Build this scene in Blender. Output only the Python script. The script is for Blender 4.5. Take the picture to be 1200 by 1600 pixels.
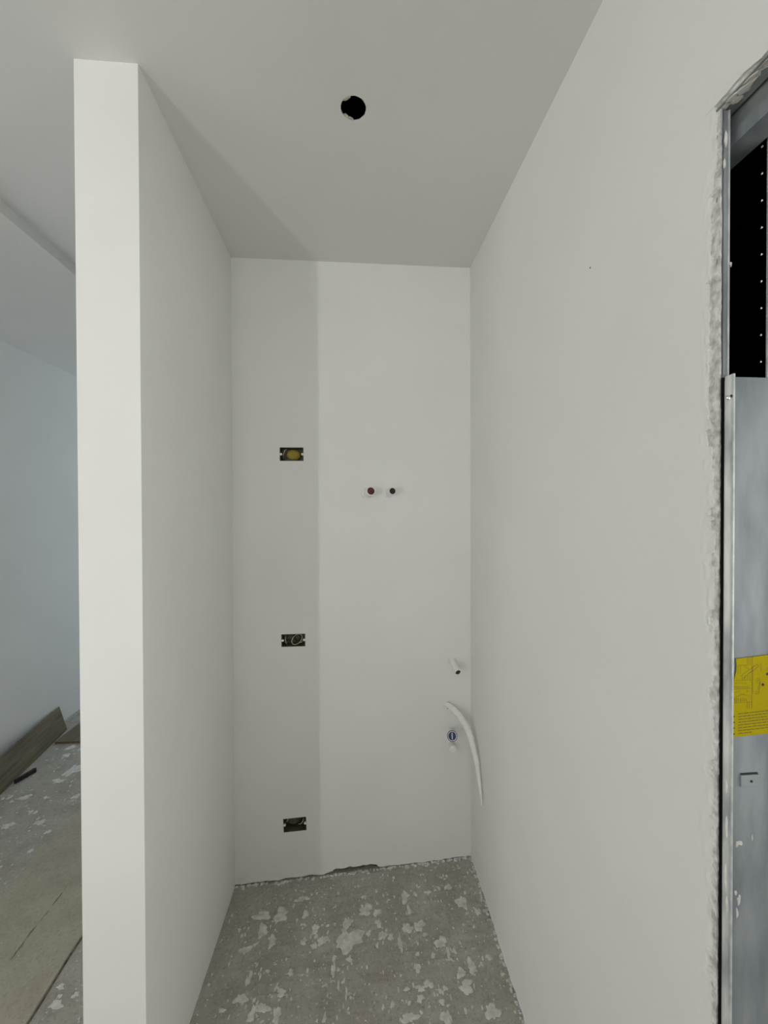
import bpy, bmesh, math, random
from mathutils import Vector, Matrix, noise as mnoise

for _o in list(bpy.data.objects):
    bpy.data.objects.remove(_o)
SC = bpy.context.scene
COL = SC.collection

# ------------------------------------------------------------------ camera
CAM_H = 1.5578
YAW, PITCH, ROLL, FPX = 0.0791, -0.0097, -0.0029, 646.87
def _axes():
    cy, sy, cp, sp = math.cos(YAW), math.sin(YAW), math.cos(PITCH), math.sin(PITCH)
    f = Vector((sy*cp, cy*cp, sp)); r = Vector((cy, -sy, 0)); u = r.cross(f)
    return (math.cos(ROLL)*r + math.sin(ROLL)*u, -math.sin(ROLL)*r + math.cos(ROLL)*u, f)
_r, _u, _f = _axes()
cam_d = bpy.data.cameras.new('camera'); cam = bpy.data.objects.new('camera', cam_d); COL.objects.link(cam)
cam_d.sensor_fit = 'HORIZONTAL'; cam_d.sensor_width = 36.0; cam_d.lens = FPX/1200*36.0
cam_d.clip_start = 0.02
cam.matrix_world = Matrix(((_r.x, _u.x, -_f.x, 0), (_r.y, _u.y, -_f.y, 0), (_r.z, _u.z, -_f.z, CAM_H), (0, 0, 0, 1)))
SC.camera = cam

# ------------------------------------------------------------------ world, window daylight, exposure
w = bpy.data.worlds.new('world'); SC.world = w; w.use_nodes = True
w.node_tree.nodes['Background'].inputs[0].default_value = (0.75, 0.85, 1.0, 1)
w.node_tree.nodes['Background'].inputs[1].default_value = 0.06
def window_light(name, loc, aim, sx, sy, watts, col):
    d = bpy.data.lights.new(name, 'AREA'); d.shape = 'RECTANGLE'; d.size = sx; d.size_y = sy
    d.energy = watts; d.color = col
    o = bpy.data.objects.new(name, d); COL.objects.link(o)
    o.location = loc; o.rotation_euler = (Vector(aim)).to_track_quat('-Z', 'Y').to_euler()
    return o
WARM = (1.0, 0.997, 0.97)
# daylight entering by the windows of the room behind the photographer, and by an added slot
window_light('daylight_added_slot', (-1.990, -2.12, 0.95), (0, 1, 0), 0.085, 1.6, 38, WARM)  # added unseen slot, placed to throw the partition's shadow edge
window_light('daylight_rear_window', (-0.35, -4.44, 1.45), (0, 1, 0), 1.4, 1.7, 38, WARM)
window_light('daylight_side_window', (-4.44, -1.05, 1.45), (1, 0, 0), 1.8, 1.7, 32, WARM)
window_light('daylight_corridor_window', (-1.35, 5.44, 1.4), (0, -1, 0), 1.1, 1.6, 16, (0.72, 0.86, 1.0))
window_light('daylight_next_room_window', (2.42, -1.1, 1.25), (-1, 0, 0), 1.5, 1.5, 24, WARM)
vs = SC.view_settings
vs.view_transform = 'Standard'; vs.look = 'None'; vs.exposure = 0.0; vs.gamma = 1.0; vs.use_curve_mapping = False
SC.cycles.diffuse_bounces = 8

# ------------------------------------------------------------------ materials
def _mat(name):
    m = bpy.data.materials.new(name); m.use_nodes = True
    return m, m.node_tree.nodes, m.node_tree.links, m.node_tree.nodes['Principled BSDF']
def mat(name, c1, c2=None, scale=20, rough=0.8, metal=0.0, bump=0.0, bscale=120, detail=5, lo=0.35, hi=0.65, dist=0.002, spec=None, stretch=None):
    m, n, l, b = _mat(name)
    b.inputs['Roughness'].default_value = rough; b.inputs['Metallic'].default_value = metal
    if spec is not None: b.inputs['Specular IOR Level'].default_value = spec
    tc = n.new('ShaderNodeTexCoord'); src = tc.outputs['Object']
    if stretch:
        mp = n.new('ShaderNodeMapping'); mp.inputs['Scale'].default_value = stretch
        l.new(src, mp.inputs[0]); src = mp.outputs[0]
    if c2 is None: b.inputs['Base Color'].default_value = (*c1, 1)
    else:
        t = n.new('ShaderNodeTexNoise'); t.inputs['Scale'].default_value = scale; t.inputs['Detail'].default_value = detail
        l.new(src, t.inputs['Vector'])
        r = n.new('ShaderNodeValToRGB'); r.color_ramp.elements[0].position = lo; r.color_ramp.elements[1].position = hi
        r.color_ramp.elements[0].color = (*c1, 1); r.color_ramp.elements[1].color = (*c2, 1)
        l.new(t.outputs['Fac'], r.inputs[0]); l.new(r.outputs[0], b.inputs['Base Color'])
    if bump:
        t2 = n.new('ShaderNodeTexNoise'); t2.inputs['Scale'].default_value = bscale; t2.inputs['Detail'].default_value = 4
        l.new(src, t2.inputs['Vector'])
        bp = n.new('ShaderNodeBump'); bp.inputs['Strength'].default_value = bump; bp.inputs['Distance'].default_value = dist
        l.new(t2.outputs['Fac'], bp.inputs['Height']); l.new(bp.outputs[0], b.inputs['Normal'])
    return m

M = {}
M['plaster'] = mat('plaster', (0.797, 0.80, 0.786), (0.82, 0.823, 0.809), 3.0, 0.9, bump=0.12, bscale=60, dist=0.001, spec=0.2)
M['ceiling'] = mat('ceiling_paint', (0.735, 0.733, 0.722), (0.755, 0.753, 0.742), 2.5, 0.95, bump=0.1, bscale=90, dist=0.001, spec=0.1)
M['plaster_raw'] = mat('raw_plaster', (0.46, 0.45, 0.43), (0.80, 0.79, 0.77), 80, 0.95, bump=0.9, bscale=160, dist=0.004)
M['plaster_drop'] = mat('plaster_drop', (0.55, 0.535, 0.495), (0.72, 0.705, 0.665), 50, 0.9, bump=0.3, bscale=150)
M['masonry'] = mat('masonry_dark', (0.06, 0.055, 0.045), (0.20, 0.18, 0.15), 40, 0.95, bump=0.8, bscale=80, dist=0.004)
M['steel'] = mat('galvanised_steel', (0.20, 0.228, 0.25), (0.34, 0.37, 0.395), 26, 0.55, metal=0.35, bump=0.05, detail=9, bscale=40, stretch=(1, 1, 0.25))
M['steel_limed'] = mat('limed_steel', (0.30, 0.325, 0.325), (0.62, 0.63, 0.61), 34, 0.65, metal=0.15, bump=0.2, bscale=90, detail=8, stretch=(1, 1, 0.35))
M['steel_edge'] = mat('pale_steel_edge', (0.48, 0.52, 0.52), (0.68, 0.71, 0.71), 50, 0.4, metal=0.3)  # paler than the sheet steel beside it
M['steel_dull'] = mat('dull_steel', (0.26, 0.28, 0.28), (0.42, 0.44, 0.44), 30, 0.6, metal=0.6, bump=0.1, bscale=60)
M['black'] = mat('cavity_shade', (0.008, 0.008, 0.009), rough=0.45)  # shade inside the pocket, holes and gaps, put in as near-black colour
M['bright'] = mat('bright_metal', (0.85, 0.85, 0.85), rough=0.25, metal=1.0)
M['board_core'] = mat('board_core', (0.45, 0.40, 0.32), (0.62, 0.57, 0.48), 60, 0.95)
M['yellow'] = mat('yellow_label', (0.42, 0.335, 0.001), (0.47, 0.38, 0.002), 6, 0.6, spec=0.08)
M['print'] = mat('label_print', (0.12, 0.09, 0.006), rough=0.6)
M['print_black'] = mat('label_print_black', (0.03, 0.025, 0.01), rough=0.6)
M['box_plastic'] = mat('box_plastic', (0.07, 0.065, 0.035), (0.12, 0.11, 0.055), 40, 0.5)
M['foam'] = mat('olive_filler', (0.30, 0.235, 0.03), (0.38, 0.30, 0.05), 50, 0.7, bump=0.2)
M['conduit_dark'] = mat('dark_conduit', (0.05, 0.05, 0.03), (0.11, 0.105, 0.06), 60, 0.5)
M['wire'] = mat('pale_wire', (0.55, 0.53, 0.42), rough=0.4)
M['white_fit'] = mat('whitened_fitting', (0.80, 0.79, 0.78), (0.88, 0.875, 0.865), 60, 0.6, bump=0.3, bscale=140)
M['red'] = mat('red_plug', (0.07, 0.008, 0.012), (0.15, 0.028, 0.035), 150, 0.45)
M['blue'] = mat('blue_plug', (0.015, 0.04, 0.17), (0.035, 0.09, 0.30), 120, 0.4)
M['hole_shade'] = mat('hole_shade', (0.035, 0.035, 0.035), rough=0.5)  # dark grey put in for the shade inside an open pipe and wall hole
M['window_white'] = mat('window_white', (0.8, 0.8, 0.8), rough=0.4)
M['stick'] = mat('dark_wood_offcut', (0.012, 0.008, 0.006), (0.03, 0.02, 0.015), 40, 0.6)

def wood():
    m, n, l, b = _mat('wood_look_tile')
    b.inputs['Roughness'].default_value = 0.55
    tc = n.new('ShaderNodeTexCoord'); mp = n.new('ShaderNodeMapping'); mp.inputs['Scale'].default_value = (3, 40, 40)
    l.new(tc.outputs['Object'], mp.inputs[0])
    t = n.new('ShaderNodeTexNoise'); t.inputs['Scale'].default_value = 1.2; t.inputs['Detail'].default_value = 8; t.inputs['Distortion'].default_value = 0.6
    l.new(mp.outputs[0], t.inputs['Vector'])
    r = n.new('ShaderNodeValToRGB'); e = r.color_ramp.elements
    e[0].position = 0.3; e[0].color = (0.095, 0.075, 0.043, 1); e[1].position = 0.7; e[1].color = (0.19, 0.16, 0.10, 1)
    l.new(t.outputs['Fac'], r.inputs[0]); l.new(r.outputs[0], b.inputs['Base Color'])
    return m
M['wood'] = wood()

def concrete(name, a, c, light, dark, patch=0.66):
    m, n, l, b = _mat(name)
    b.inputs['Roughness'].default_value = 0.9; b.inputs['Specular IOR Level'].default_value = 0.25
    tc = n.new('ShaderNodeTexCoord')
    def nz(scale, detail=6, rough=0.6):
        t = n.new('ShaderNodeTexNoise'); t.inputs['Scale'].default_value = scale
        t.inputs['Detail'].default_value = detail; t.inputs['Roughness'].default_value = rough
        l.new(tc.outputs['Object'], t.inputs['Vector']); return t
    def ramp(src, p0, p1, c0, c1):
        r = n.new('ShaderNodeValToRGB'); e = r.color_ramp.elements
        e[0].position = p0; e[1].position = p1; e[0].color = c0; e[1].color = c1
        l.new(src, r.inputs[0]); return r
    def mix(f, A, B):
        x = n.new('ShaderNodeMix'); x.data_type = 'RGBA'
        l.new(f, x.inputs[0]); 
        for s, i in ((A, 6), (B, 7)):
            if isinstance(s, tuple): x.inputs[i].default_value = s
            else: l.new(s, x.inputs[i])
        return x.outputs[2]
    K, W = (0, 0, 0, 1), (1, 1, 1, 1)
    base = ramp(nz(9).outputs['Fac'], 0.3, 0.7, (*a, 1), (*c, 1)).outputs[0]
    g = mix(ramp(nz(85, 6, 0.75).outputs['Fac'], 0.50, 0.74, K, W).outputs[0], base, (*dark, 1))
    f = ramp(nz(38, 3, 0.5).outputs['Fac'], patch, patch+0.03, K, W).outputs[0]
    g = mix(f, g, (*light, 1))
    f2 = ramp(nz(120, 2, 0.5).outputs['Fac'], 0.68, 0.71, K, W).outputs[0]
    g = mix(f2, g, (*light, 1))
    l.new(g, b.inputs['Base Color'])
    h = nz(55, 8, 0.7); bp = n.new('ShaderNodeBump'); bp.inputs['Strength'].default_value = 0.5; bp.inputs['Distance'].default_value = 0.004
    l.new(h.outputs['Fac'], bp.inputs['Height']); l.new(bp.outputs[0], b.inputs['Normal'])
    return m
M['concrete'] = concrete('rough_concrete', (0.335, 0.318, 0.275), (0.47, 0.452, 0.40), (0.66, 0.645, 0.60), (0.235, 0.223, 0.19))
M['screed'] = concrete('screed', (0.37, 0.345, 0.27), (0.45, 0.425, 0.34), (0.52, 0.49, 0.41), (0.29, 0.27, 0.205), 0.74)

# ------------------------------------------------------------------ mesh helpers
class MB:
    def __init__(s): s.v = []; s.f = []
    def add(s, vs, fs):
        o = len(s.v); s.v += [tuple(x) for x in vs]; s.f += [tuple(i+o for i in f) for f in fs]; return s
    def box(s, x0, x1, y0, y1, z0, z1):
        return s.add([(x0,y0,z0),(x1,y0,z0),(x1,y1,z0),(x0,y1,z0),(x0,y0,z1),(x1,y0,z1),(x1,y1,z1),(x0,y1,z1)],
                     [(0,3,2,1),(4,5,6,7),(0,1,5,4),(1,2,6,5),(2,3,7,6),(3,0,4,7)])
    def lathe(s, prof, origin=(0,0,0), axis=(0,0,1), seg=20, jitter=0.0, rnd=None, flat=1.0):
        a = Vector(axis).normalized(); q = a.to_track_quat('Z', 'Y'); vs = []; fs = []
        for (r, h) in prof:
            for k in range(seg):
                t = 2*math.pi*k/seg; rr = r*(1+(rnd.uniform(-jitter, jitter) if rnd else 0))
                vs.append(Vector(origin) + q @ Vector((rr*math.cos(t), rr*math.sin(t)*flat, h)))
        for i in range(len(prof)-1):
            for k in range(seg):
                fs.append((i*seg+k, i*seg+(k+1) % seg, (i+1)*seg+(k+1) % seg, (i+1)*seg+k))
        fs.append(tuple(reversed(range(seg)))); n = (len(prof)-1)*seg; fs.append(tuple(n+k for k in range(seg)))
        return s.add(vs, fs)
    def tube(s, pts, rad, seg=8):
        P = [Vector(p) for p in pts]; vs = []; fs = []; prev = None
        for i, p in enumerate(P):
            t = (P[min(i+1, len(P)-1)] - P[max(i-1, 0)]).normalized()
            if prev is None: nrm = t.orthogonal().normalized()
            else: nrm = (prev - t*prev.dot(t)).normalized()
            prev = nrm; bn = t.cross(nrm); r = rad[i] if isinstance(rad, (list, tuple)) else rad
            for k in range(seg):
                a = 2*math.pi*k/seg; vs.append(p + nrm*(r*math.cos(a)) + bn*(r*math.sin(a)))
        for i in range(len(P)-1):
            for k in range(seg):
                fs.append((i*seg+k, i*seg+(k+1) % seg, (i+1)*seg+(k+1) % seg, (i+1)*seg+k))
        fs.append(tuple(reversed(range(seg)))); n = (len(P)-1)*seg; fs.append(tuple(n+k for k in range(seg)))
        return s.add(vs, fs)
    def prism(s, poly, fn, d0, d1):
        """poly of (a,b); fn(a,b,d) -> xyz; caps at d0 and d1"""
        n = len(poly); vs = [fn(a, b, d0) for a, b in poly] + [fn(a, b, d1) for a, b in poly]
        fs = [tuple(range(n)), tuple(reversed(range(n, 2*n)))] + [(i, i+n, (i+1) % n + n, (i+1) % n) for i in range(n)]
        return s.add(vs, fs)
    def build(s, name, m, parent=None, smooth=False, bevel=0.0, label=None):
        me = bpy.data.meshes.new(name); me.from_pydata(s.v, [], s.f); me.update()
        bm = bmesh.new(); bm.from_mesh(me); bmesh.ops.recalc_face_normals(bm, faces=bm.faces[:])
        if bevel: bmesh.ops.bevel(bm, geom=bm.edges[:], offset=bevel, segments=2, affect='EDGES', profile=0.7)
        bm.to_mesh(me); bm.free()
        if smooth:
            for p in me.polygons: p.use_smooth = True
        me.materials.append(M[m]); o = bpy.data.objects.new(name, me); COL.objects.link(o)
        if parent: o.parent = parent; o.matrix_parent_inverse = parent.matrix_world.inverted()
        if label: o['label'] = label
        return o
def tag(o, label, cat=None, group=None, kind=None):
    o['label'] = label
    if cat: o['category'] = cat
    if group: o['group'] = group
    if kind: o['kind'] = kind
    return o
def struct(o, label, cat): return tag(o, label, cat, kind='structure')
def thing(name, loc, label, cat, group=None):
    o = bpy.data.objects.new(name, None); COL.objects.link(o); o.location = loc; o.empty_display_size = 0.05
    bpy.context.view_layer.update()
    return tag(o, label, cat, group)
def sq_ring(poly, a0, a1, b0, b1):
    """(outer points on the rectangle, inner points) paired by angle so a rectangle can carry a hole of any outline"""
    ca = sum(p[0] for p in poly)/len(poly); cb = sum(p[1] for p in poly)/len(poly)
    angs = sorted({round(math.atan2(p[1]-cb, p[0]-ca), 6) for p in poly} | {round(math.atan2(b-cb, a-ca), 6) for a in (a0, a1) for b in (b0, b1)})
    def hit_poly(t):
        d = (math.cos(t), math.sin(t)); best = None
        for i in range(len(poly)):
            p, q = poly[i], poly[(i+1) % len(poly)]; ex, ey = q[0]-p[0], q[1]-p[1]; den = d[0]*ey - d[1]*ex
            if abs(den) < 1e-12: continue
            u = ((p[0]-ca)*ey - (p[1]-cb)*ex)/den; v = ((p[0]-ca)*d[1] - (p[1]-cb)*d[0])/den
            if u > 0 and -1e-6 <= v <= 1+1e-6 and (best is None or u > best): best = u
        return (ca+d[0]*best, cb+d[1]*best)
    def hit_rect(t):
        dx, dy = math.cos(t), math.sin(t); k = []
        if dx > 1e-9: k.append((a1-ca)/dx)
        if dx < -1e-9: k.append((a0-ca)/dx)
        if dy > 1e-9: k.append((b1-cb)/dy)
        if dy < -1e-9: k.append((b0-cb)/dy)
        u = min(k); return (ca+dx*u, cb+dy*u)
    return [hit_rect(t) for t in angs], [hit_poly(t) for t in angs]
def slab_with_holes(mb, A, B, holes, fn, d0, d1):
    """slab [A]x[B] between depth d0 (seen face) and d1; holes: (rect, poly or None)"""
    As = sorted(set(list(A) + [v for h in holes for v in h[0][:2]])); Bs = sorted(set(list(B) + [v for h in holes for v in h[0][2:]]))
    for d in (d0, d1):
        for i in range(len(As)-1):
            for j in range(len(Bs)-1):
                ca, cb = (As[i]+As[i+1])/2, (Bs[j]+Bs[j+1])/2
                if any(h[0][0] < ca < h[0][1] and h[0][2] < cb < h[0][3] for h in holes): continue
                mb.add([fn(a, b, d) for a, b in ((As[i],Bs[j]),(As[i+1],Bs[j]),(As[i+1],Bs[j+1]),(As[i],Bs[j+1]))], [(0,1,2,3)])
    for rect, poly in holes:
        if poly is None:
            poly = [(rect[0],rect[2]),(rect[1],rect[2]),(rect[1],rect[3]),(rect[0],rect[3])]; inner = poly
        else:
            outer, inner = sq_ring(poly, *rect)
            for d in (d0, d1):
                n = len(outer)
                mb.add([fn(a, b, d) for a, b in outer] + [fn(a, b, d) for a, b in inner], [(i, (i+1) % n, (i+1) % n+n, i+n) for i in range(n)])
        n = len(inner)
        mb.add([fn(a, b, d0) for a, b in inner] + [fn(a, b, d1) for a, b in inner], [(i, i+n, (i+1) % n+n, (i+1) % n) for i in range(n)])
    a0, a1, b0, b1 = As[0], As[-1], Bs[0], Bs[-1]
    mb.add([fn(a, b, d) for d in (d0, d1) for a, b in ((a0,b0),(a1,b0),(a1,b1),(a0,b1))], [(i, (i+1) % 4, (i+1) % 4+4, i+4) for i in range(4)])
    return mb
def n1(x, s=0.0): return mnoise.noise(Vector((x, s*7.31, s*3.7)))
def fractal(x, s=0.0): return 0.6*n1(x, s) + 0.3*n1(x*2.3, s+1) + 0.2*n1(x*5.1, s+2)

# ------------------------------------------------------------------ dimensions of the place (metres)
H = 2.6                      # ceiling height
D = 1.774                    # back wall of the niche
XR, XP, XPL, YP = 0.52, -0.494, -0.637, 1.022   # right wall; partition right face, left face, front end
XL = -2.064                  # corridor wall
YJ = 0.551                   # steel jamb of the pocket door
ZO = 2.122                   # top of the door opening
def smooth(t): t = max(0.0, min(1.0, t)); return t*t*(3-2*t)
def floor_z(x, y):           # the raw screed falls to the left and rises to the right at the back of the niche
    if not (XP-0.02 <= x <= XR+0.05 and y > 1.15): return 0.0
    return smooth((y-1.15)/(D-1.15))*(-0.034 + 0.057*(x-XP)/(XR-XP)) + 0.003*n1(x*14, y*9)*smooth((y-1.15)/0.2)

# ------------------------------------------------------------------ floor
mb = MB()
xs = [-4.5, -3, XL, XPL, XP-0.02] + [XP + (XR-XP)*i/60 for i in range(61)] + [XR+0.05, 1.2, 2.6]
ys = [-4.5, -2, 0, 1.0, 1.15] + [1.15 + (D+0.06-1.15)*i/40 for i in range(1, 41)] + [2.6, 4, 5.5]
vs_ = [(x, y, floor_z(x, y)) for y in ys for x in xs]; nx = len(xs)
mb.add(vs_, [(j*nx+i, j*nx+i+1, (j+1)*nx+i+1, (j+1)*nx+i) for j in range(len(ys)-1) for i in range(nx-1)])
# underside so that the slab has a body
mb.box(-4.5, 2.6, -4.5, 5.5, -0.30, -0.10)
floor = struct(mb.build('floor', 'concrete'), 'rough grey concrete floor spattered with plaster', 'floor')

# beige screed strip filling a chase along the corridor, cracked down its middle
def crack(y): return -1.172 + 0.012*fractal(y*9, 3)
def crack_w(y): return max(0.0, 0.010*smooth((y-1.50)/0.04)*smooth((1.79-y)/0.05)*(fractal(y*23, 9)+0.12))
mb = MB(); n = 360; v = []
for i in range(n+1):
    y = 0.2 + 3.6*i/n; c = crack(y); wd = crack_w(y); zc = 0.006 - min(0.0055, 4*wd)
    a = -1.41 + 0.045*fractal(y*5, 1) + 0.025*fractal(y*26, 14); e = -0.984 + 0.005*fractal(y*8, 5)
    v += [(a, y, 0.0005), (a+0.02, y, 0.006), (c-wd-0.001, y, 0.006), (c-wd, y, zc), (c+wd+0.0005, y, zc), (c+wd+0.0015, y, 0.006), (e-0.002, y, 0.006), (e, y, 0.0005)]
mb.add(v, [(i*8+k, i*8+k+1, i*8+k+9, i*8+k+8) for i in range(n) for k in range(7)])
mb.build('screed_strip', 'screed', floor)
mb = MB(); n = 90; v = []                                # dark open joint along the strip's edge
for i in range(n+1):
    y = 0.2 + 3.6*i/n; a = -0.987 + 0.005*fractal(y*8, 5); v += [(a, y, 0.001), (a+0.009, y, 0.001)]
mb.add(v, [(2*i, 2*i+1, 2*i+3, 2*i+2) for i in range(n)]); mb.build('screed_joint', 'masonry', floor)

# ------------------------------------------------------------------ ceiling with the downlight cut-out
rnd = random.Random(4)
hole = []
for k in range(44):
    t = 2*math.pi*k/44; hole.append((0.0095 + math.cos(t)*(0.0335+rnd.uniform(-0.0012, 0.0012)), 1.092 + math.sin(t)*(0.0335+rnd.uniform(-0.0012, 0.0012))))
mb = MB()
slab_with_holes(mb, (-1.172, XR+0.12), (-4.6, 5.6), [((-0.05, 0.07, 1.03, 1.15), hole)], lambda a, b, d: (a, b, d), H, H+0.015)
ceiling = struct(mb.build('ceiling', 'ceiling'), 'white plasterboard ceiling over the niche', 'ceiling')
mb = MB(); mb.lathe([(0.0345, 0.0), (0.0345, 0.0155), (0.032, 0.0155), (0.0325, 0.0)], (0.0095, 1.092, H+0.0006), (0, 0, 1), 40, 0.02, rnd)
mb.build('cut_edge', 'board_core', ceiling)
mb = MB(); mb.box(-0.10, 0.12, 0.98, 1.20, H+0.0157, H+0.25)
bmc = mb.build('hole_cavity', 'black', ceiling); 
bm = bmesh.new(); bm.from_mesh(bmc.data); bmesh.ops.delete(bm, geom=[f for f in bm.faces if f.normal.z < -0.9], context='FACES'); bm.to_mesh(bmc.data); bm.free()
mb = MB()                                                # torn paper lip left on the near edge of the hole
for (t, ln) in ((-2.35, 0.007), (-2.15, 0.010), (-1.95, 0.006), (2.4, 0.008), (2.2, 0.011), (1.9, 0.008), (1.7, 0.006)):
    c = Vector((0.0095+0.0325*math.cos(t), 1.092+0.0325*math.sin(t), H-0.0008)); tn = Vector((-math.sin(t), math.cos(t), 0)); rd = Vector((-math.cos(t), -math.sin(t), 0.2))
    mb.add([c-tn*0.005, c+tn*0.005, c+tn*0.002+rd*ln, c-tn*0.003+rd*ln*0.8] + [q+Vector((0,0,0.0012)) for q in (c-tn*0.005, c+tn*0.005, c+tn*0.002+rd*ln, c-tn*0.003+rd*ln*0.8)],
           [(0,1,2,3),(7,6,5,4),(0,4,5,1),(1,5,6,2),(2,6,7,3),(3,7,4,0)])
mb.build('torn_paper', 'board_core', ceiling)
mb = MB(); mb.box(-4.6, -1.172, -4.6, 5.6, 2.556, 2.70)
mb.box(-1.172, XR+0.12, -4.6, 5.6, H+0.26, H+0.30)
struct(mb.build('ceiling_soffit', 'ceiling'), 'lower ceiling panel over the corridor, stepped down beside the niche ceiling', 'ceiling')
mb = MB(); mb.box(XR+0.12, 2.65, -4.6, 5.6, H, H+0.10)
struct(mb.build('ceiling_next_room', 'ceiling'), 'ceiling of the room beyond the pocket door', 'ceiling')

# ------------------------------------------------------------------ walls
def rect_tilt(cx, cz, w_, h_, deg):
    c, s = math.cos(math.radians(deg)), math.sin(math.radians(deg))
    return [(cx+a*c-b*s, cz+a*s+b*c) for a, b in ((-w_/2,-h_/2),(w_/2,-h_/2),(w_/2,h_/2),(-w_/2,h_/2))]
BOXES = [(-0.2497, 1.786, 0.099, 0.057, 0.3), (-0.2465, 0.998, 0.100, 0.054, 0.2), (-0.244, 0.211, 0.0965, 0.0585, 2.6)]
holes = [((cx-0.08, cx+0.08, cz-0.06, cz+0.06), rect_tilt(cx, cz, w_, h_, dg)) for cx, cz, w_, h_, dg in BOXES]
mb = MB()
slab_with_holes(mb, (XP-0.05, XR+0.05), (0.06, H+0.01), holes, lambda a, b, d: (a, d, b), D, D+0.012)
wall_back = struct(mb.build('wall_back', 'plaster'), 'white plastered back wall of the narrow niche', 'wall')
mb = MB(); mb.box(XPL, XR+0.12, D+0.075, D+0.20, -0.2, H+0.02)
mb.box(XP-0.05, XR+0.05, D+0.0135, D+0.03, -0.1, 0.075)
mb.build('masonry', 'masonry', wall_back)
# ragged foot of the plaster: ends short of the floor, crumbles out near the middle
def foot(name, length, path, bottom, m, parent, seed, dx=0.006, top=0.06, t=0.012):
    mb = MB(); n = int(length/dx); rows = 7; v = []
    for i in range(n+1):
        s = length*i/n; zb = bottom(s)
        for r in range(rows):
            k = r/(rows-1); z = top + (zb-top)*k
            out = 0.004*k*k*(0.6+fractal(s*40, seed+r*0.3)) if r else 0.0
            x, y, nx_, ny_ = path(s); v.append((x+nx_*out, y+ny_*out, z))
        x, y, nx_, ny_ = path(s); v.append((x-nx_*t, y-ny_*t, zb+0.002)); v.append((x-nx_*t, y-ny_*t, top))
    R_ = rows+2
    f = [(i*R_+r, (i+1)*R_+r, (i+1)*R_+r+1, i*R_+r+1) for i in range(n) for r in range(R_-1)]
    mb.add(v, f); return mb.build(name, m, parent)
def back_bottom(s):
    x = XP + s; fz = floor_z(x, D); g = 0.004 + 0.005*fractal(s*22, 2)
    if 0.35 < s < 0.62: g += 0.016*smooth((s-0.35)/0.09)*smooth((0.61-s)/0.015)*(1+0.5*fractal(s*50, 8))
    if s < 0.33: g += 0.003
    return fz + max(g, -0.003) if g > 0 else fz - 0.002
foot('plaster_foot', XR-XP, lambda s: (XP+s, D, 0, -1), back_bottom, 'plaster', wall_back, 1)
# lumps of raw mortar lying along the right half of the back wall's foot
def rubble(name, n, place, size, m, parent, seed):
    r = random.Random(seed); mb = MB()
    for _ in range(n):
        x, y = place(r); sx, sy, sz = (r.uniform(*size) for _ in range(3)); sz *= 0.6; z = floor_z(x, y)
        k = 7; a0 = r.uniform(0, 6); vs = []
        for ring, (rr, hh) in enumerate(((1.0, 0.0), (0.8, 0.7), (0.35, 1.0))):
            for q in range(k):
                t = a0 + 2*math.pi*q/k; j = r.uniform(0.75, 1.2)
                vs.append((x+math.cos(t)*sx*rr*j, y+math.sin(t)*sy*rr*j, z-0.001+sz*hh*r.uniform(0.8, 1.1)))
        f = [(i*k+q, i*k+(q+1) % k, (i+1)*k+(q+1) % k, (i+1)*k+q) for i in range(2) for q in range(k)] + [tuple(2*k+q for q in range(k))]
        mb.add(vs, f)
    o = mb.build(name, m, parent); o['kind'] = 'stuff'; return o
rub = rubble('mortar_crumbs', 170, lambda r: (XP + (XR-XP)*r.random(), D - 0.002 - abs(r.gauss(0, 0.007))), (0.003, 0.010), 'plaster_raw', None, 3)
tag(rub, 'crumbs of pale mortar along the foot of the back wall', 'rubble')

mb = MB(); mb.box(XPL, XP, YP, 5.5, -0.05, H+0.01)
struct(mb.build('wall_partition', 'plaster', bevel=0.0015), 'white plastered partition with bright narrow end beside the niche', 'wall')

# right wall: solid part, piece over the opening, piece behind the photographer
mb = MB()
mb.box(XR, 0.5345, YJ+0.034, D+0.05, 0.05, ZO+0.03); mb.box(0.597, XR+0.10, YJ+0.03, D+0.05, -0.05, ZO+0.03)
mb.box(XR, XR+0.10, YJ+0.034, D+0.05, ZO+0.03, H+0.01)
mb.box(XR, XR+0.10, -0.27, YJ+0.034, ZO+0.03, H+0.01)
mb.box(XR, XR+0.10, -4.5, -0.27, -0.05, H+0.01)
wall_right = struct(mb.build('wall_right', 'plaster'), 'white plastered right wall holding the pocket door frame', 'wall')
mb = MB(); mb.box(XR+0.012, 0.5345, YJ+0.034, D+0.05, -0.05, 0.06); mb.box(XR+0.010, 0.5345, YJ+0.0302, YJ+0.034, 0, ZO+0.03)
mb.build('masonry', 'masonry', wall_right)
mb = MB(); mb.lathe([(0.0022, -0.001), (0.002, 0.0003)], (XR, 0.867, 2.079), (-1, 0, 0), 10); mb.build('nail_hole', 'black', wall_right)
def right_bottom(s):
    y = D - s; fz = floor_z(XR, y); g = 0.003 + 0.006*fractal(s*20, 12)
    return fz + g if g > 0 else fz - 0.002
foot('plaster_foot', D-YJ-0.034, lambda s: (XR, D-s, -1, 0), right_bottom, 'plaster', wall_right, 21, top=0.05)
rub = rubble('mortar_crumbs', 130, lambda r: (XR - 0.002 - abs(r.gauss(0, 0.006)), 1.0 + (D-1.0)*r.random()), (0.003, 0.008), 'plaster_raw', None, 8)
tag(rub, 'crumbs of pale mortar along the foot of the right wall', 'rubble')
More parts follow.
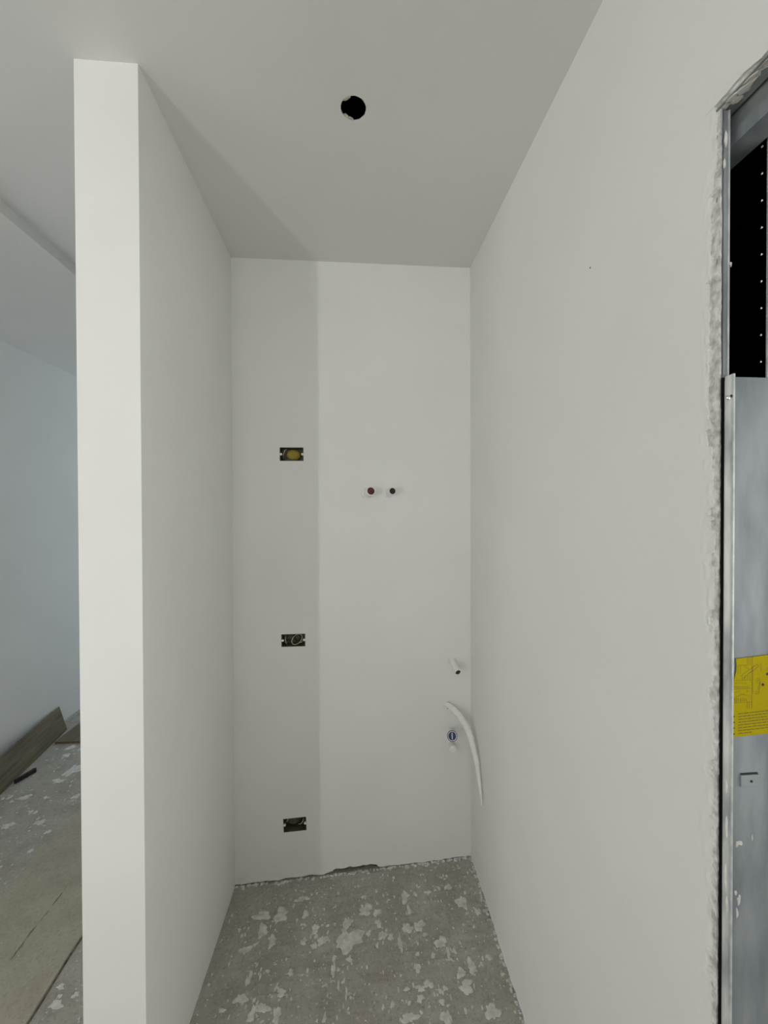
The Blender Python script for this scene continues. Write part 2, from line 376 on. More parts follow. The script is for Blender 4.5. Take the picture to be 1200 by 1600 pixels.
# ragged plaster towards the steel frame (upright) and over the head (level): finish coat ends unevenly over a raw coat
def ragged(name, m, s0, s1, edge, fn, dep, back, base, seed, ds=0.005, lump=0.002, parent=None):
    """surface from the straight line 'base' to the uneven line edge(s); fn(s, across, depth) -> xyz"""
    mb = MB(); n = int((s1-s0)/ds); rows = 6; v = []
    for i in range(n+1):
        s = s0 + (s1-s0)*i/n; e = edge(s)
        for r in range(rows):
            k = r/(rows-1); v.append(fn(s, base + (e-base)*k, dep + (lump*k*fractal(s*45+r*1.7, seed) if r else 0)))
        v.append(fn(s, e+(base-e)*0.04, back))
    R_ = rows+1
    mb.add(v, [(i*R_+r, (i+1)*R_+r, (i+1)*R_+r+1, i*R_+r+1) for i in range(n) for r in range(R_-1)])
    return mb.build(name, m, parent)
up = lambda s, a, d: (d, a, s)
def finish_edge(z):
    hi = smooth((z-1.50)/0.25)*smooth((2.06-z)/0.05)
    e = YJ + 0.0065 + 0.0085*hi + (0.0035+0.004*hi)*fractal(z*13, 31) + 0.0035*fractal(z*70, 33) + 0.003*fractal(z*170, 35)
    if fractal(z*24, 37) > 0.28: e += 0.006
    return max(YJ+0.002, min(e, YJ+0.031))
ragged('plaster_edge', 'plaster', 0.0, ZO+0.03, finish_edge, up, XR, XR+0.007, YJ+0.034, 2, parent=wall_right, lump=0.002, ds=0.003)
ragged('raw_plaster_edge', 'plaster_raw', 0.0, ZO+0.004, lambda z: YJ+0.0005+0.0015*fractal(z*30, 41)+0.001*fractal(z*110, 43), up, XR+0.0035, XR+0.007, YJ+0.033, 4, parent=wall_right, lump=0.0035, ds=0.003)
lv = lambda s, a, d: (d, s, a)
ragged('plaster_edge', 'plaster', -0.27, YJ+0.034, lambda y: ZO + 0.003 + 0.004*fractal(y*40, 51) + 0.006*smooth((y-0.47)/0.04), lv, XR, XR+0.007, ZO+0.03, 6, parent=wall_right, lump=0.0015)
ragged('raw_plaster_edge', 'plaster_raw', -0.27, YJ+0.01, lambda y: ZO - 0.0005 + 0.002*fractal(y*60, 61), lv, XR+0.004, XR+0.02, ZO+0.028, 7, parent=wall_right)

# corridor wall and the walls of the space behind the photographer, with its windows, an added slot and an added low wall
mb = MB(); mb.box(XL-0.12, XL, 0.9, 5.6, 0.035, H); mb.box(-4.62, XL-0.12, 0.9, 1.02, -0.05, H)
wall_left = struct(mb.build('wall_left', 'plaster'), 'bluish white plastered wall along the corridor', 'wall')
mb = MB(); mb.box(XL-0.12, XL-0.012, 0.9, 5.6, -0.05, 0.036); mb.build('masonry', 'plaster_raw', wall_left)
WIN = {}
def holed_wall(name, A, openings, fn, label):
    mb = MB(); slab_with_holes(mb, A, (-0.05, H), [(o, None) for o in openings], fn, 0.0, 0.14)
    return struct(mb.build(name, 'plaster'), label, 'wall')
holed_wall('wall_rear', (-4.62, 0.62), [(-1.1, 0.4, 0.55, 2.35)], lambda a, b, d: (a, -4.4-d, b), 'white wall with a wide window behind the photographer')
holed_wall('wall_side', (-4.62, 1.0), [(-2.0, -0.1, 0.55, 2.35)], lambda a, b, d: (-4.4-d, a, b), 'white side wall with one window left of the photographer')
holed_wall('wall_corridor_end', (XL-0.12, XPL+0.05), [(-1.95, -0.75, 0.55, 2.25)], lambda a, b, d: (a, 5.5+d, b), 'white end wall of the corridor with one window')
def window(name, a0, a1, b0, b1, fn, label, mull=True):
    o = thing(name, fn((a0+a1)/2, b0, 0.1), label, 'window'); o['kind'] = 'structure'; t = 0.05 if a1-a0 > 0.5 else 0.02
    for nm, r in (('frame_stile', (a0, a0+t, b0, b1)), ('frame_stile', (a1-t, a1, b0, b1)), ('frame_rail', (a0+t, a1-t, b0, b0+t)), ('frame_rail', (a0+t, a1-t, b1-t, b1))):
        mb = MB(); mb.prism([(r[0],r[2]),(r[1],r[2]),(r[1],r[3]),(r[0],r[3])], fn, 0.07, 0.12); mb.build(nm, 'window_white', o)
    if mull:
        c = (a0+a1)/2; mb = MB(); mb.prism([(c-0.03,b0+t),(c+0.03,b0+t),(c+0.03,b1-t),(c-0.03,b1-t)], fn, 0.07, 0.12); mb.build('mullion', 'window_white', o)
    return o
holed_wall('wall_return', (-4.5, -0.95), [(-2.04, -1.94, 0.13, 1.77)], lambda a, b, d: (a, -2.1-d, b), 'white return wall with an added narrow light slot behind the photographer')
window('light_slot', -2.04, -1.94, 0.13, 1.77, lambda a, b, d: (a, -2.1-d, b), 'tall narrow light slot, added out of view behind the photographer', False)  # frame around the added slot source
window('window_2', -1.1, 0.4, 0.55, 2.35, lambda a, b, d: (a, -4.4-d, b), 'wide white window behind the photographer')
window('window_3', -2.0, -0.1, 0.55, 2.35, lambda a, b, d: (-4.4-d, a, b), 'wide white window in the side wall')
window('window_4', -1.95, -0.75, 0.55, 2.25, lambda a, b, d: (a, 5.5+d, b), 'white window at the end of the corridor')
holed_wall('wall_next_room', (-3.0, 2.7), [(-1.9, -0.3, 0.45, 2.05)], lambda a, b, d: (2.46+d, a, b), 'far wall with a window in the room beyond the pocket door')
window('window_5', -1.9, -0.3, 0.45, 2.05, lambda a, b, d: (2.46+d, a, b), 'white window in the room beyond the pocket door')
mb = MB(); mb.box(-3.0, 0.52, -1.62, -1.5, -0.05, 1.0)  # unseen blocker, added to darken the lower part of the walls
struct(mb.build('added_shade_wall', 'plaster'), 'low white wall added to shade the lower walls, unseen behind the photographer', 'wall')
mb = MB(); mb.box(XR+0.1, 2.5, -3.1, -3.0, -0.05, H); mb.box(XR+0.1, 2.5, 2.6, 2.7, -0.05, H)
struct(mb.build('wall_next_room_sides', 'plaster'), 'walls of the room beyond the pocket door', 'wall')

# ------------------------------------------------------------------ pocket door frame in the right wall
XS0, XS1 = 0.536, 0.595       # slot between the two posts
fr = thing('pocket_door_frame', (0.57, YJ, 0.0), 'galvanised steel pocket door frame lining the opening in the right wall', 'door frame')
mb = MB()                     # front post: folded profile, flange + bright return lip
mb.box(0.5245, 0.5285, YJ+0.0035, YJ+0.03, 1.742, ZO-0.001)
mb.build('post', 'steel_dull', fr)
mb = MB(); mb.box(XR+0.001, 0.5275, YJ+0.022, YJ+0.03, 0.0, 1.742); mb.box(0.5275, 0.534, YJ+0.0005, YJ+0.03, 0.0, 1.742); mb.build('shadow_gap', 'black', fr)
mb = MB(); mb.box(0.5285, XS0-0.002, YJ, YJ+0.03, 1.742, ZO-0.003); mb.build('post_flange', 'steel', fr)
mb = MB(); mb.box(XS0-0.002, XS0, YJ-0.0015, YJ+0.10, 0.0, ZO-0.003); mb.build('post_lip', 'steel_edge', fr)
mb = MB(); mb.box(XS1, XS1+0.002, YJ-0.0015, YJ+0.10, 0.0, ZO-0.003); mb.build('post_lip', 'steel_edge', fr)
mb = MB(); mb.box(XS1+0.002, XR+0.10, YJ, YJ+0.03, 0.0, ZO-0.003); mb.build('post_flange', 'steel', fr)
mb = MB()                     # hollow of the pocket, its shade put into the lining as black
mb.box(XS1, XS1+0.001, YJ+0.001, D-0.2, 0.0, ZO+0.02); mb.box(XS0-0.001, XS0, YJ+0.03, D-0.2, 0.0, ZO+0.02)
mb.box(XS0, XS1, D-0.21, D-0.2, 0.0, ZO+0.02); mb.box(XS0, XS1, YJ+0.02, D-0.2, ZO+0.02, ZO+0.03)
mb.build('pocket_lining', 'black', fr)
me = None
for k in range(10):           # row of bright rivets down the pocket lining
    z = 2.118 - 0.0388*k
    if me is None:
        mb = MB(); mb.lathe([(0.0024, 0), (0.0021, 0.0008), (0.0012, 0.0015)], (0, 0, 0), (-1, 0, 0), 10)
        rv = mb.build('rivet', 'bright', fr); me = rv.data
    else:
        rv = bpy.data.objects.new('rivet', me); COL.objects.link(rv); rv.parent = fr
    rv.matrix_parent_inverse = fr.matrix_world.inverted(); rv.location = (XS1, YJ+0.0085, z)
mb = MB(); mb.box(XR+0.001, 0.5475, -0.27, YJ+0.01, ZO, ZO+0.002); mb.build('head_flange', 'steel_dull', fr)
mb = MB(); mb.box(0.5475, 0.575, -0.27, YJ+0.01, ZO+0.012, ZO+0.014); mb.build('head_joint', 'black', fr)
mb = MB(); mb.box(0.553, 0.585, -0.27, D-0.22, 2.100, ZO+0.012); mb.build('track', 'steel_dull', fr)
mb = MB(); mb.box(0.5505, 0.5875, -0.27, D-0.22, 2.0795, 2.100); mb.build('track_lip', 'steel', fr)
mb = MB(); mb.box(0.588, XR+0.10, -0.27, YJ+0.0, ZO, ZO+0.002); mb.build('head_flange', 'steel_dull', fr)
mb = MB(); mb.box(XR, XR+0.1, -0.272, -0.25, 0.0, ZO); mb.build('strike_post', 'steel', fr)
# white mortar smears left on the steel
def smear(mb, c, a, b, r, sx, sy, t=0.0015):
    k = 9; ring = []
    for q in range(k):
        g = 2*math.pi*q/k; j = r.uniform(0.6, 1.25); ring.append(Vector(a)*(math.cos(g)*sx*j) + Vector(b)*(math.sin(g)*sy*j))
    nrm = Vector(a).cross(Vector(b)).normalized(); c = Vector(c)
    vs = [c+p for p in ring] + [c+p*0.7+nrm*t for p in ring]
    mb.add(vs, [(q, (q+1) % k, (q+1) % k+k, q+k) for q in range(k)] + [tuple(k+q for q in range(k))])
r = random.Random(12); mb = MB()
for (x, z, sx, sz) in ((0.526, 2.075, 0.003, 0.012), (0.524, 2.04, 0.002, 0.008), (0.5345, 1.90, 0.0015, 0.004), (0.531, 1.50, 0.002, 0.006), (0.5315, 1.16, 0.0025, 0.015), (0.532, 1.10, 0.003, 0.02), (0.531, 1.03, 0.003, 0.03), (0.533, 0.99, 0.003, 0.02)):
    smear(mb, (x, YJ-0.0045, z), (1, 0, 0), (0, 0, 1), r, sx, sz, 0.0012)
for (x, y, sx, sy) in ((0.526, 0.535, 0.006, 0.012), (0.531, 0.522, 0.007, 0.014), (0.526, 0.508, 0.004, 0.012), (0.535, 0.538, 0.008, 0.006)):
    smear(mb, (x, y, ZO-0.0002), (0, 1, 0), (1, 0, 0), r, sy, sx, 0.0012)
o = mb.build('mortar_smears', 'plaster_drop', fr); o['kind'] = 'stuff'

# steel strip closing the lower slot, with its yellow instruction label
cp = thing('slot_cover_strip', (0.566, YJ-0.004, 0.0), 'pale galvanised cover strip with yellow label, closing the lower door slot', 'cover strip')
ZT = 1.742
mb = MB(); mb.box(0.5395, 0.5955, YJ-0.0035, YJ-0.0020, 0.0, ZT); mb.build('face', 'steel', cp)
mb = MB(); mb.prism([(0.5268, 0.0), (0.5385, 0.0), (0.5385, ZT+0.004), (0.5275, ZT), (0.5268, ZT-0.008)], lambda a, b, d: (a, d, b), YJ-0.0055, YJ-0.004)
mb.build('side_flange', 'steel_limed', cp)
mb = MB(); mb.box(0.5372, 0.5398, YJ-0.0075, YJ-0.0025, 0.0, ZT+0.004); mb.build('folded_edge', 'steel_edge', cp, bevel=0.0006)
mb = MB(); mb.lathe([(0.0036, 0), (0.0033, 0.001), (0.0018, 0.0018)], (0.5308, YJ-0.0055, 1.712), (0, -1, 0), 14); mb.build('screw', 'bright', cp, smooth=True)
mb = MB(); mb.lathe([(0.0022, 0), (0.002, 0.0004)], (0.5358, YJ-0.0056, 1.7145), (0, -1, 0), 10); mb.build('screw_hole', 'black', cp)
mb = MB(); mb.box(0.5535, 0.5815, YJ-0.0062, YJ-0.0035, 1.1575, 1.1745); tb = mb.build('pressed_tab', 'steel', cp, bevel=0.001)
mb = MB(); mb.lathe([(0.0019, 0), (0.0018, 0.0005)], (0.5688, YJ-0.0063, 1.1655), (0, -1, 0), 12); mb.build('tab_hole', 'black', tb)
mb = MB(); mb.box(0.5545, 0.5805, YJ-0.0045, YJ-0.0034, 1.1748, 1.1765); mb.build('tab_slot', 'black', tb)
r = random.Random(5); mb = MB()
for (x, z, sx, sz) in ((0.5545, 1.075, 0.004, 0.0035), (0.5495, 1.074, 0.0025, 0.006), (0.553, 0.992, 0.003, 0.009), (0.5505, 0.975, 0.002, 0.008), (0.548, 1.003, 0.002, 0.004), (0.573, 1.083, 0.001, 0.006)):
    smear(mb, (x, YJ-0.0036, z), (1, 0, 0), (0, 0, 1), r, sx, sz, 0.001)
o = mb.build('mortar_smears', 'plaster_drop', cp); o['kind'] = 'stuff'
YL = YJ-0.0045
mb = MB(); mb.prism([(0.5405, 1.2292), (0.618, 1.2335), (0.618, 1.3475), (0.5455, 1.3415), (0.5465, 1.3335), (0.5462, 1.324), (0.543, 1.3135), (0.5418, 1.307), (0.5405, 1.3045)], lambda a, b, d: (a, d, b), YL-0.0004, YL)
lab = mb.build('instruction_label', 'yellow', cp, label='yellow instruction label with line drawings')
def pr(mb, x0, z0, x1, z1, t=0.0004):
    a = Vector((x0, z0)); b = Vector((x1, z1)); d = (b-a); d.normalize(); nn = Vector((-d.y, d.x))*t/2
    mb.prism([tuple(a+nn), tuple(b+nn), tuple(b-nn), tuple(a-nn)], lambda p, q, e: (p, e, q), YL-0.00052, YL-0.0003)
def lp(x, y):                 # label drawing measured on the sticker: x 0..61 across, y 0..127 down -> metres
    return 0.5405 + x*0.00099, 1.3435 - y*0.00092 + x*0.00006
mb = MB()
def seg(x0, y0, x1, y1, t=0.0004): pr(mb, *lp(x0, y0), *lp(x1, y1), t)
for x in (22.5, 25, 28, 30.5): seg(x, 1, x, 15)
for x in (23, 26, 30): seg(x, 71, x, 82)
seg(30, 15, 30, 80, 0.0006); seg(31.5, 16, 31.5, 60)
seg(8, 13, 8, 26); seg(12, 13, 12, 26); seg(8, 13, 22, 14); seg(17, 14, 24, 20); seg(12, 30, 38, 14); seg(16, 34, 40, 18); seg(38, 14, 40, 18); seg(24, 27, 34, 22)
for i, x in enumerate((15, 19, 23, 27)): seg(x, 29+i*0.3, x, 37, 0.0005)
seg(5, 36, 29, 38); seg(3, 40, 22, 42); seg(2, 46, 26, 48, 0.0006); seg(2, 49, 27, 50.5, 0.0006); seg(3, 55, 12, 53); seg(10, 57, 28, 63); seg(4, 62, 18, 58)
for i in range(7): seg(3+i*3, 63+i*0.5, 4+i*3, 70, 0.0007)
seg(2, 71, 29, 72); seg(22, 52, 24, 55); seg(24, 55, 21, 56)
seg(38, 36, 42, 44); seg(42, 44, 39, 54); seg(36, 38, 39, 44); seg(36, 57, 41, 56); seg(36, 57, 36, 61); seg(41, 56, 41, 60); seg(36, 61, 41, 60); seg(41, 35, 43, 45); seg(43, 45, 41, 55)
seg(44, 16, 44, 26); seg(40, 16, 45, 14)
for k in range(4): seg(53+k*2.2, 22, 54+k*2.2, 22, 0.0010); seg(53+k*2.2, 25, 54+k*2.2, 25, 0.0010)
mb.build('printed_drawing', 'print', lab)
mb = MB(); rr = random.Random(2)
for k, L_ in enumerate((58, 55, 54, 56, 60, 57, 60, 30)):
    y = 88.5 + 4.4*k; x = 9.0
    while x < L_:
        wd = rr.uniform(3, 8); seg(x, y, min(x+wd, L_), y, 0.0011); x += wd + 0.9
mb.build('printed_text', 'print', lab)
for k in range(4):
    x, z = lp(2.2, 92 + 9.0*k); mb = MB(); mb.prism([(x-0.0012, z-0.0018), (x+0.0022, z), (x-0.0012, z+0.0018)], lambda p, q, e: (p, e, q), YL-0.0006, YL-0.0003); mb.build('printed_bullet', 'print_black', lab)
for (x, y) in ((54, 31), (47, 47)):
    a, b = lp(x, y); mb = MB(); mb.lathe([(0.0021, 0), (0.0021, 0.0003)], (a, YL-0.0003, b), (0, -1, 0), 14); mb.build('printed_dot', 'print_black', lab)

# ------------------------------------------------------------------ electrical boxes in the back wall
def ebox(i, label):
    cx, cz, w_, h_, dg = BOXES[i]
    o = thing('electrical_box', (cx, D, cz), label, 'electrical box', 'open electrical boxes in the niche wall'); o.rotation_euler = (0, -math.radians(dg), 0)
    return o, w_, h_
def fin(mb, name, m, o, smooth=False):        # build in the box's own frame
    ob = mb.build(name, m, None, smooth); ob.parent = o; return ob
def shell(o, w_, h_):
    mb = MB(); a, b, t, dp = w_/2, h_/2, 0.0022, 0.05
    mb.box(-a, -a+t, 0.001, dp, -b, b); mb.box(a-t, a, 0.001, dp, -b, b); mb.box(-a+t, a-t, 0.001, dp, -b, -b+t); mb.box(-a+t, a-t, 0.001, dp, b-t, b); mb.box(-a+t, a-t, dp-t, dp, -b+t, b-t)
    fin(mb, 'shell', 'box_plastic', o)
    for s in (-1, 1):
        mb = MB(); mb.lathe([(0.0052, 0), (0.0052, 0.006), (0.0035, 0.0075)], (s*(a-0.005), 0.007, 0.0), (0, -1, 0), 12); lg = fin(mb, 'screw_lug', 'white_fit', o)
# top: olive filler ball in the box mouth, one pale wire
o, w_, h_ = ebox(0, 'open wall box with an olive filler, highest of the three boxes'); shell(o, w_, h_)
mb = MB(); pr_ = [(0.0305*math.sin(math.pi*k/12)*1.0, -0.0305*math.cos(math.pi*k/12)*0.6) for k in range(1, 12)]
mb.lathe(pr_, (0.006, 0.026, -0.001), (0.28, -1, 0.12), 24, flat=0.80); fin(mb, 'filler', 'foam', o, True)
mb = MB(); mb.tube([(-0.040, 0.03, -0.012), (-0.036, 0.012, 0.0), (-0.028, 0.008, 0.018), (-0.022, 0.02, 0.024)], 0.0014); fin(mb, 'wire', 'wire', o, True)
mb = MB(); mb.tube([(-0.043, 0.035, -0.02), (-0.034, 0.02, -0.016), (-0.018, 0.018, -0.023), (0.01, 0.03, -0.024)], 0.005); fin(mb, 'conduit', 'conduit_dark', o, True)
# middle: coiled wire
o, w_, h_ = ebox(1, 'open wall box with a coiled wire loop, middle of the three boxes'); shell(o, w_, h_)
c, s = math.cos(0.72), math.sin(0.72); pts = []
for k in range(28):
    t = 2*math.pi*k/27; a, b = 0.026*math.cos(t), 0.0165*math.sin(t); pts.append((0.014+a*c-b*s, 0.010+0.004*math.sin(t), 0.001+a*s+b*c))
mb = MB(); mb.tube(pts, 0.0015); fin(mb, 'wire', 'wire', o, True)
mb = MB(); mb.tube([(-0.034, 0.02, 0.015), (-0.035, 0.01, 0.002), (-0.033, 0.012, -0.012), (-0.03, 0.02, -0.02)], 0.0016); fin(mb, 'wire', 'wire', o, True)
mb = MB(); mb.tube([(0.026, 0.02, -0.018), (0.033, 0.010, -0.012), (0.038, 0.02, -0.006)], 0.0014); fin(mb, 'wire', 'wire', o, True)
mb = MB(); mb.lathe([(0.02, 0), (0.02, 0.012), (0.012, 0.018)], (-0.018, 0.045, 0.003), (0.1, -1, 0.1), 18, flat=0.8); fin(mb, 'conduit', 'conduit_dark', o, True)
mb = MB(); mb.lathe([(0.017, 0), (0.017, 0.012), (0.010, 0.02)], (0.016, 0.045, 0.0), (0.0, -1, 0.1), 18); fin(mb, 'wire_bundle', 'conduit_dark', o, True)
# bottom: dark conduit mouth, pale wires, tilted box
o, w_, h_ = ebox(2, 'tilted open wall box with a dark conduit, lowest of the three boxes'); shell(o, w_, h_)
mb = MB(); mb.lathe([(0.026, 0), (0.027, 0.018), (0.022, 0.022), (0.018, 0.012)], (-0.008, 0.045, 0.002), (-0.05, -1, 0.05), 22, flat=0.72); fin(mb, 'conduit', 'conduit_dark', o, True)
mb = MB(); mb.tube([(0.012, 0.02, -0.012), (0.022, 0.010, -0.007), (0.032, 0.008, 0.003), (0.036, 0.016, 0.012)], 0.0016); fin(mb, 'wire', 'wire', o, True)
mb = MB(); mb.tube([(-0.040, 0.02, 0.0), (-0.034, 0.009, 0.010), (-0.028, 0.012, 0.022)], 0.0014); fin(mb, 'wire', 'wire', o, True)
mb = MB(); mb.tube([(-0.01, 0.03, -0.016), (0.01, 0.014, -0.014), (0.03, 0.012, -0.008), (0.042, 0.02, -0.007)], 0.0018); fin(mb, 'wire', 'conduit_dark', o, True)

# ------------------------------------------------------------------ plumbing stubs in the back wall
def stub(name, base, end, r, label, inner, r_in, depth=0.012, collar=True, cat='pipe stub', group=None, plug='black'):
    o = thing(name, base, label, cat, group); b = Vector(base); e = Vector(end); d = (e-b).normalized(); L = (e-b).length
    rn = random.Random(int(base[0]*1000))
    mb = MB(); mb.lathe([(r*0.92, -0.012), (r*0.92, L*0.35), (r, L*0.42), (r, L-0.002), (r*0.96, L), (r_in, L), (r_in, L-depth)], b, d, 24); mb.build('pipe', 'white_fit', o, False)
    if collar:
        mb = MB(); mb.lathe([(r*1.35, -0.006), (r*1.28, 0.002), (r*1.12, 0.005), (r*0.95, 0.007)], b, d, 18, 0.12, rn); mb.build('mortar_collar', 'plaster', o)
    mb = MB(); mb.lathe([(r_in*0.99, 0), (r_in*0.99, 0.001), (r_in*0.5, 0.0015)], b + d*(L-depth), d, 20); pg = mb.build('plug', plug, o)  # red and blue are plugs; black and grey discs paint an open bore's shade
    return o, b, d, L
o, b, d, L = stub('pipe_stub', (0.069, D, 1.620), (0.082, 1.705, 1.628), 0.0195, 'white pipe stub with a dark red plug, beside the black-mouthed stub', None, 0.0158, 0.007, plug='red', group='water pipe stubs')
mb = MB(); q = d.to_track_quat('Z', 'Y')
mb.lathe([(0.006, 0), (0.006, 0.004), (0.004, 0.005)], b + d*(L-0.0068) + q @ Vector((0.003, -0.002, 0)), d, 8); mb.build('plug_hub', 'red', o)
stub('pipe_stub', (0.159, D, 1.622), (0.171, 1.705, 1.628), 0.0165, 'white pipe stub with an open black mouth, beside the red-plugged stub', None, 0.0132, 0.004, group='water pipe stubs')
stub('pipe_stub', (0.436, D, 0.892), (0.444, 1.697, 0.868), 0.0135, 'white pipe stub slanting down above the hanging cable', None, 0.0110, 0.004, plug='hole_shade', group='water pipe stubs')
# blue capped valve
o, b, d, L = stub('water_valve', (0.430, D, 0.570), (0.420, 1.703, 0.598), 0.0205, 'blue-capped water valve with a white stopper below, under the hanging cable', None, 0.0165, 0.008, cat='valve', plug='blue', group=None)
q = d.to_track_quat('Z', 'Y')
for (px, wd, ht, m_) in ((0.0, 0.004, 0.024, 'white_fit'), (-0.0085, 0.0045, 0.018, 'blue'), (0.0085, 0.0045, 0.018, 'blue')):
    mb = MB(); mb.box(px-wd/2, px+wd/2, -ht/2, ht/2, 0, 0.006); mb.v = [tuple(b + d*(L-0.0075) + q @ Vector(v)) for v in mb.v]; mb.build('cap_rib', m_, o)
mb = MB(); mb.lathe([(0.0215, 0), (0.0215, 0.006), (0.0205, 0.0065), (0.0190, 0.0065), (0.0190, 0)], b + d*(L-0.006), d, 24); mb.build('cap_rim', 'blue', o)
mb = MB(); mb.lathe([(0.0165, -0.01), (0.0165, 0.035), (0.0145, 0.040), (0.006, 0.041)], (0.434, D, 0.518), (-0.05, -1, 0.12), 14, 0.05, random.Random(3)); mb.build('stopper', 'white_fit', o)
# hanging flat cable conduit leaning on the right wall
ctrl = [((0.405, D+0.02, 0.700), 0.0125), ((0.428, D-0.014, 0.694), 0.0135), ((0.452, 1.735, 0.676), 0.0140), ((0.472, 1.712, 0.650), 0.0140), ((0.486, 1.690, 0.622), 0.0135), ((0.496, 1.660, 0.575), 0.0120),
        ((0.504, 1.630, 0.515), 0.0100), ((0.5085, 1.612, 0.450), 0.0075), ((0.5115, 1.602, 0.405), 0.0050), ((0.5125, 1.598, 0.375), 0.0030)]
def cat_rom(P, n=6):
    out = []
    for i in range(len(P)-1):
        p0, p1, p2, p3 = P[max(i-1, 0)], P[i], P[i+1], P[min(i+2, len(P)-1)]
        for k in range(n):
            t = k/n; out.append(tuple(0.5*((2*p1[j]) + (-p0[j]+p2[j])*t + (2*p0[j]-5*p1[j]+4*p2[j]-p3[j])*t*t + (-p0[j]+3*p1[j]-3*p2[j]+p3[j])*t**3) for j in range(len(p1))))
    out.append(tuple(P[-1])); return out
cc = cat_rom([(*p, r_) for p, r_ in ctrl])
o = thing('hanging_cable', (0.42, D, 0.69), 'white painted cable sleeve drooping from the niche wall onto the right wall', 'cable')
mb = MB(); mb.tube([c_[:3] for c_ in cc], [c_[3]*(1+0.05*math.sin(i*2.4)) for i, c_ in enumerate(cc)], 12); mb.build('sleeve', 'white_fit', o, True)
mb = MB(); mb.tube([(c_[0]+0.2*c_[3], c_[1]-0.9*c_[3], c_[2]+0.1*c_[3]) for c_ in cc[14:48]], 0.0022, 6); mb.build('inner_wire', 'white_fit', o, True)
mb = MB(); mb.lathe([(0.022, -0.004), (0.021, 0.002), (0.016, 0.003)], (0.420, D, 0.694), (0.1, -1, 0), 16, 0.12, random.Random(9)); mb.build('hole_rim', 'plaster', o)
mb = MB(); mb.lathe([(0.0158, 0), (0.0155, 0.0008)], (0.4185, D-0.0028, 0.6955), (0, -1, 0), 16); mb.build('hole_gap', 'hole_shade', o)

# ------------------------------------------------------------------ things on the corridor floor
def plank(name, origin, ux, uy, uz, L, W, T, label):
    o = MB().box(0, L, 0, W, 0, T).build(name, 'wood', None, bevel=0.0012)
    o.matrix_world = Matrix(((ux.x, uy.x, uz.x, origin[0]), (ux.y, uy.y, uz.y, origin[1]), (ux.z, uy.z, uz.z, origin[2]), (0, 0, 0, 1)))
    return tag(o, label, 'plank')
b0, t0 = Vector((-2.004, 3.076, 0.001)), Vector((-2.052, 3.086, 0.166))
ux = (Vector((-1.91, 2.395, 0.001)) - b0).normalized(); wv = t0 - b0; wv = wv - ux*wv.dot(ux); uy = wv.normalized(); uz = ux.cross(uy)
plank('wood_plank', b0, ux, uy, uz, 1.6, 0.174, 0.010, 'brown wood-look plank leaning against the corridor wall')
uz2 = Vector((0, 0, 1)); ux2 = Vector((0.02, 1, 0)).normalized(); uy2 = uz2.cross(ux2)
plank('wood_plank', (-1.70, 2.888, 0.0), ux2, uy2, uz2, 1.2, 0.265, 0.014, 'brown wood-look plank lying flat on the floor beyond the leaning plank')
mb = MB(); mb.prism([(0, -0.004), (0.11, -0.010), (0.118, 0.0), (0.11, 0.010), (0, 0.005)], lambda a, b_, d_: (a, b_, d_), 0.0, 0.022)
o = mb.build('wood_offcut', 'stick', None, bevel=0.0015); o.location = (-1.905, 2.487, 0.0015); o.rotation_euler = (0, 0, math.radians(72))
tag(o, 'small black offcut lying on the floor beside the leaning plank', 'offcut')

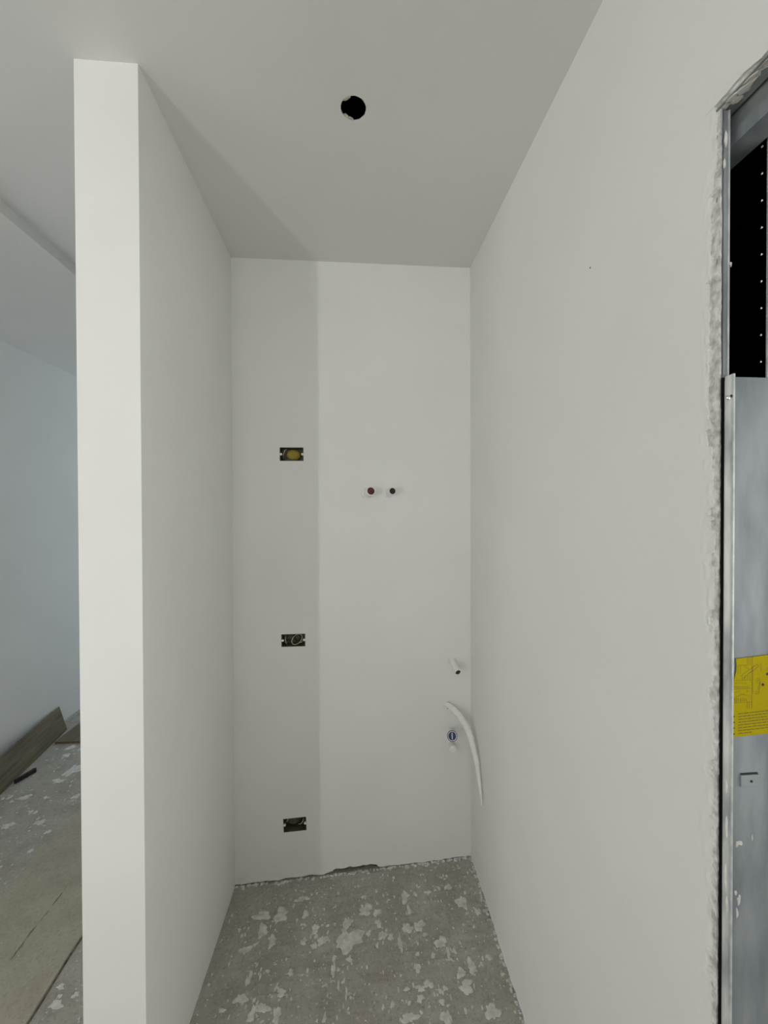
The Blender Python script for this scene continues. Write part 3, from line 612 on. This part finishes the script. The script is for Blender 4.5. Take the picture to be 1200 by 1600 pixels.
# ------------------------------------------------------------------ plaster droppings on the raw floor
SPOTS = [(-0.278,1.614,0.027,0.027),(-0.335,1.561,0.019,0.023),(-0.35,1.622,0.027,0.02),(-0.202,1.674,0.025,0.011),(-0.182,1.606,0.009,0.02),(-0.139,1.542,0.014,0.016),(-0.292,1.515,0.013,0.022),(-0.38,1.495,0.02,0.013),(-0.177,1.502,0.012,0.012),(-0.138,1.479,0.011,0.01),(-0.109,1.497,0.017,0.017),(-0.012,1.487,0.042,0.039),(-0.021,1.549,0.019,0.019),(0.052,1.594,0.024,0.02),(0.094,1.578,0.015,0.012),(0.201,1.505,0.015,0.018),(0.247,1.509,0.018,0.02),(0.109,1.491,0.014,0.014),(0.138,1.48,0.011,0.011),(0.262,1.476,0.01,0.007),(0.314,1.444,0.02,0.017),(0.387,1.645,0.013,0.013),(0.426,1.576,0.018,0.027),(0.209,1.627,0.015,0.023),(0.301,1.634,0.013,0.008),(0.25,1.633,0.007,0.01),(0.217,1.572,0.006,0.022),(0.097,1.534,0.011,0.014),(0.058,1.503,0.008,0.011),(0.169,1.456,0.008,0.025),(0.087,1.458,0.005,0.01),(0.23,1.451,0.005,0.008),(0.332,1.407,0.006,0.016),(0.355,1.412,0.006,0.01),(0.402,1.359,0.015,0.02),(0.361,1.344,0.017,0.013),(0.367,1.304,0.022,0.017),(0.246,1.322,0.014,0.012),(0.214,1.286,0.011,0.011),(0.174,1.315,0.008,0.007),(0.218,1.372,0.008,0.018),(0.124,1.278,0.006,0.01),(-0.012,1.42,0.011,0.008),(-0.066,1.396,0.008,0.019),(-0.209,1.4,0.009,0.01),(-0.345,1.395,0.008,0.022),(-0.356,1.337,0.018,0.015),(-0.407,1.31,0.01,0.006),(-0.23,1.342,0.014,0.011),(-0.234,1.281,0.013,0.019),(-0.021,1.32,0.004,0.016),(-0.047,1.344,0.004,0.012),(-0.087,1.261,0.006,0.011),(0.172,1.24,0.023,0.013),(0.283,1.231,0.013,0.02),(0.28,1.271,0.007,0.01),(0.429,1.234,0.019,0.021),(0.094,1.274,0.004,0.008),(0.476,1.534,0.01,0.014),(0.467,1.381,0.01,0.009),(0.298,1.307,0.008,0.007),(0.218,1.313,0.014,0.009),(-0.311,1.291,0.011,0.019),(-0.281,1.304,0.019,0.013),(-0.423,1.574,0.006,0.007),(-0.093,1.549,0.005,0.005),(-1.679,2.498,0.033,0.018),(-1.762,2.368,0.024,0.021),(-1.657,2.595,0.034,0.057),(-1.829,2.842,0.029,0.023),(-1.8,2.755,0.02,0.022),(-1.549,2.172,0.019,0.018),(-0.949,1.414,0.012,0.008),(-0.929,1.363,0.02,0.012),(-0.886,1.386,0.01,0.008),(-1.691,2.163,0.025,0.018),(-1.463,2.104,0.012,0.013),(-1.492,2.351,0.02,0.016)]
r = random.Random(17); mb = MB()
def drop(mb, x, y, sx, sy, h, k=11):
    a0 = r.uniform(0, 6); vs = []; ph = [r.uniform(0, 6.3) for _ in range(4)]; J = [1 + 0.20*math.sin(2*u+ph[0]) + 0.17*math.sin(3*u+ph[1]) + 0.14*math.sin(5*u+ph[2]) + 0.10*math.sin(8*u+ph[3]) + r.uniform(-0.06, 0.06) for u in [2*math.pi*q/k for q in range(k)]]; z = floor_z(x, y)
    for rr_, hh in ((1.0, 0.0003), (0.86, h), (0.45, h*1.25)):
        for q in range(k):
            t = a0 + 2*math.pi*q/k; X = x+math.cos(t)*sx*rr_*J[q]; Y = y+math.sin(t)*sy*rr_*J[q]; vs.append((X, Y, floor_z(X, Y)+hh))
    mb.add(vs, [(i*k+q, i*k+(q+1) % k, (i+1)*k+(q+1) % k, (i+1)*k+q) for i in range(2) for q in range(k)] + [tuple(2*k+q for q in range(k))])
for x, y, sx, sy in SPOTS: drop(mb, x, y, sx*1.05, sy*1.05, 0.0014, 26)
for _ in range(750):
    x, y = r.uniform(XP+0.02, XR-0.02), r.uniform(0.9, D-0.03); s_ = 0.0018 + 0.0045*r.random()**2.5; drop(mb, x, y, s_*r.uniform(0.5, 1), s_*r.uniform(0.8, 1.8), 0.001, 7)
for _ in range(160):
    x, y = r.uniform(XL+0.1, -1.45), r.uniform(1.6, 2.86); s_ = 0.003 + 0.010*r.random()**2.5; (x > -1.98 + 0.138*(3.076-y) and not (x < -1.84 and 2.42 < y < 2.66)) and drop(mb, x, y, s_*r.uniform(0.6, 1), s_*r.uniform(0.8, 1.6), 0.0012, 7)
o = mb.build('plaster_spatter', 'plaster_drop'); tag(o, 'pale plaster spatter dried on the concrete floor', 'spatter', kind='stuff')
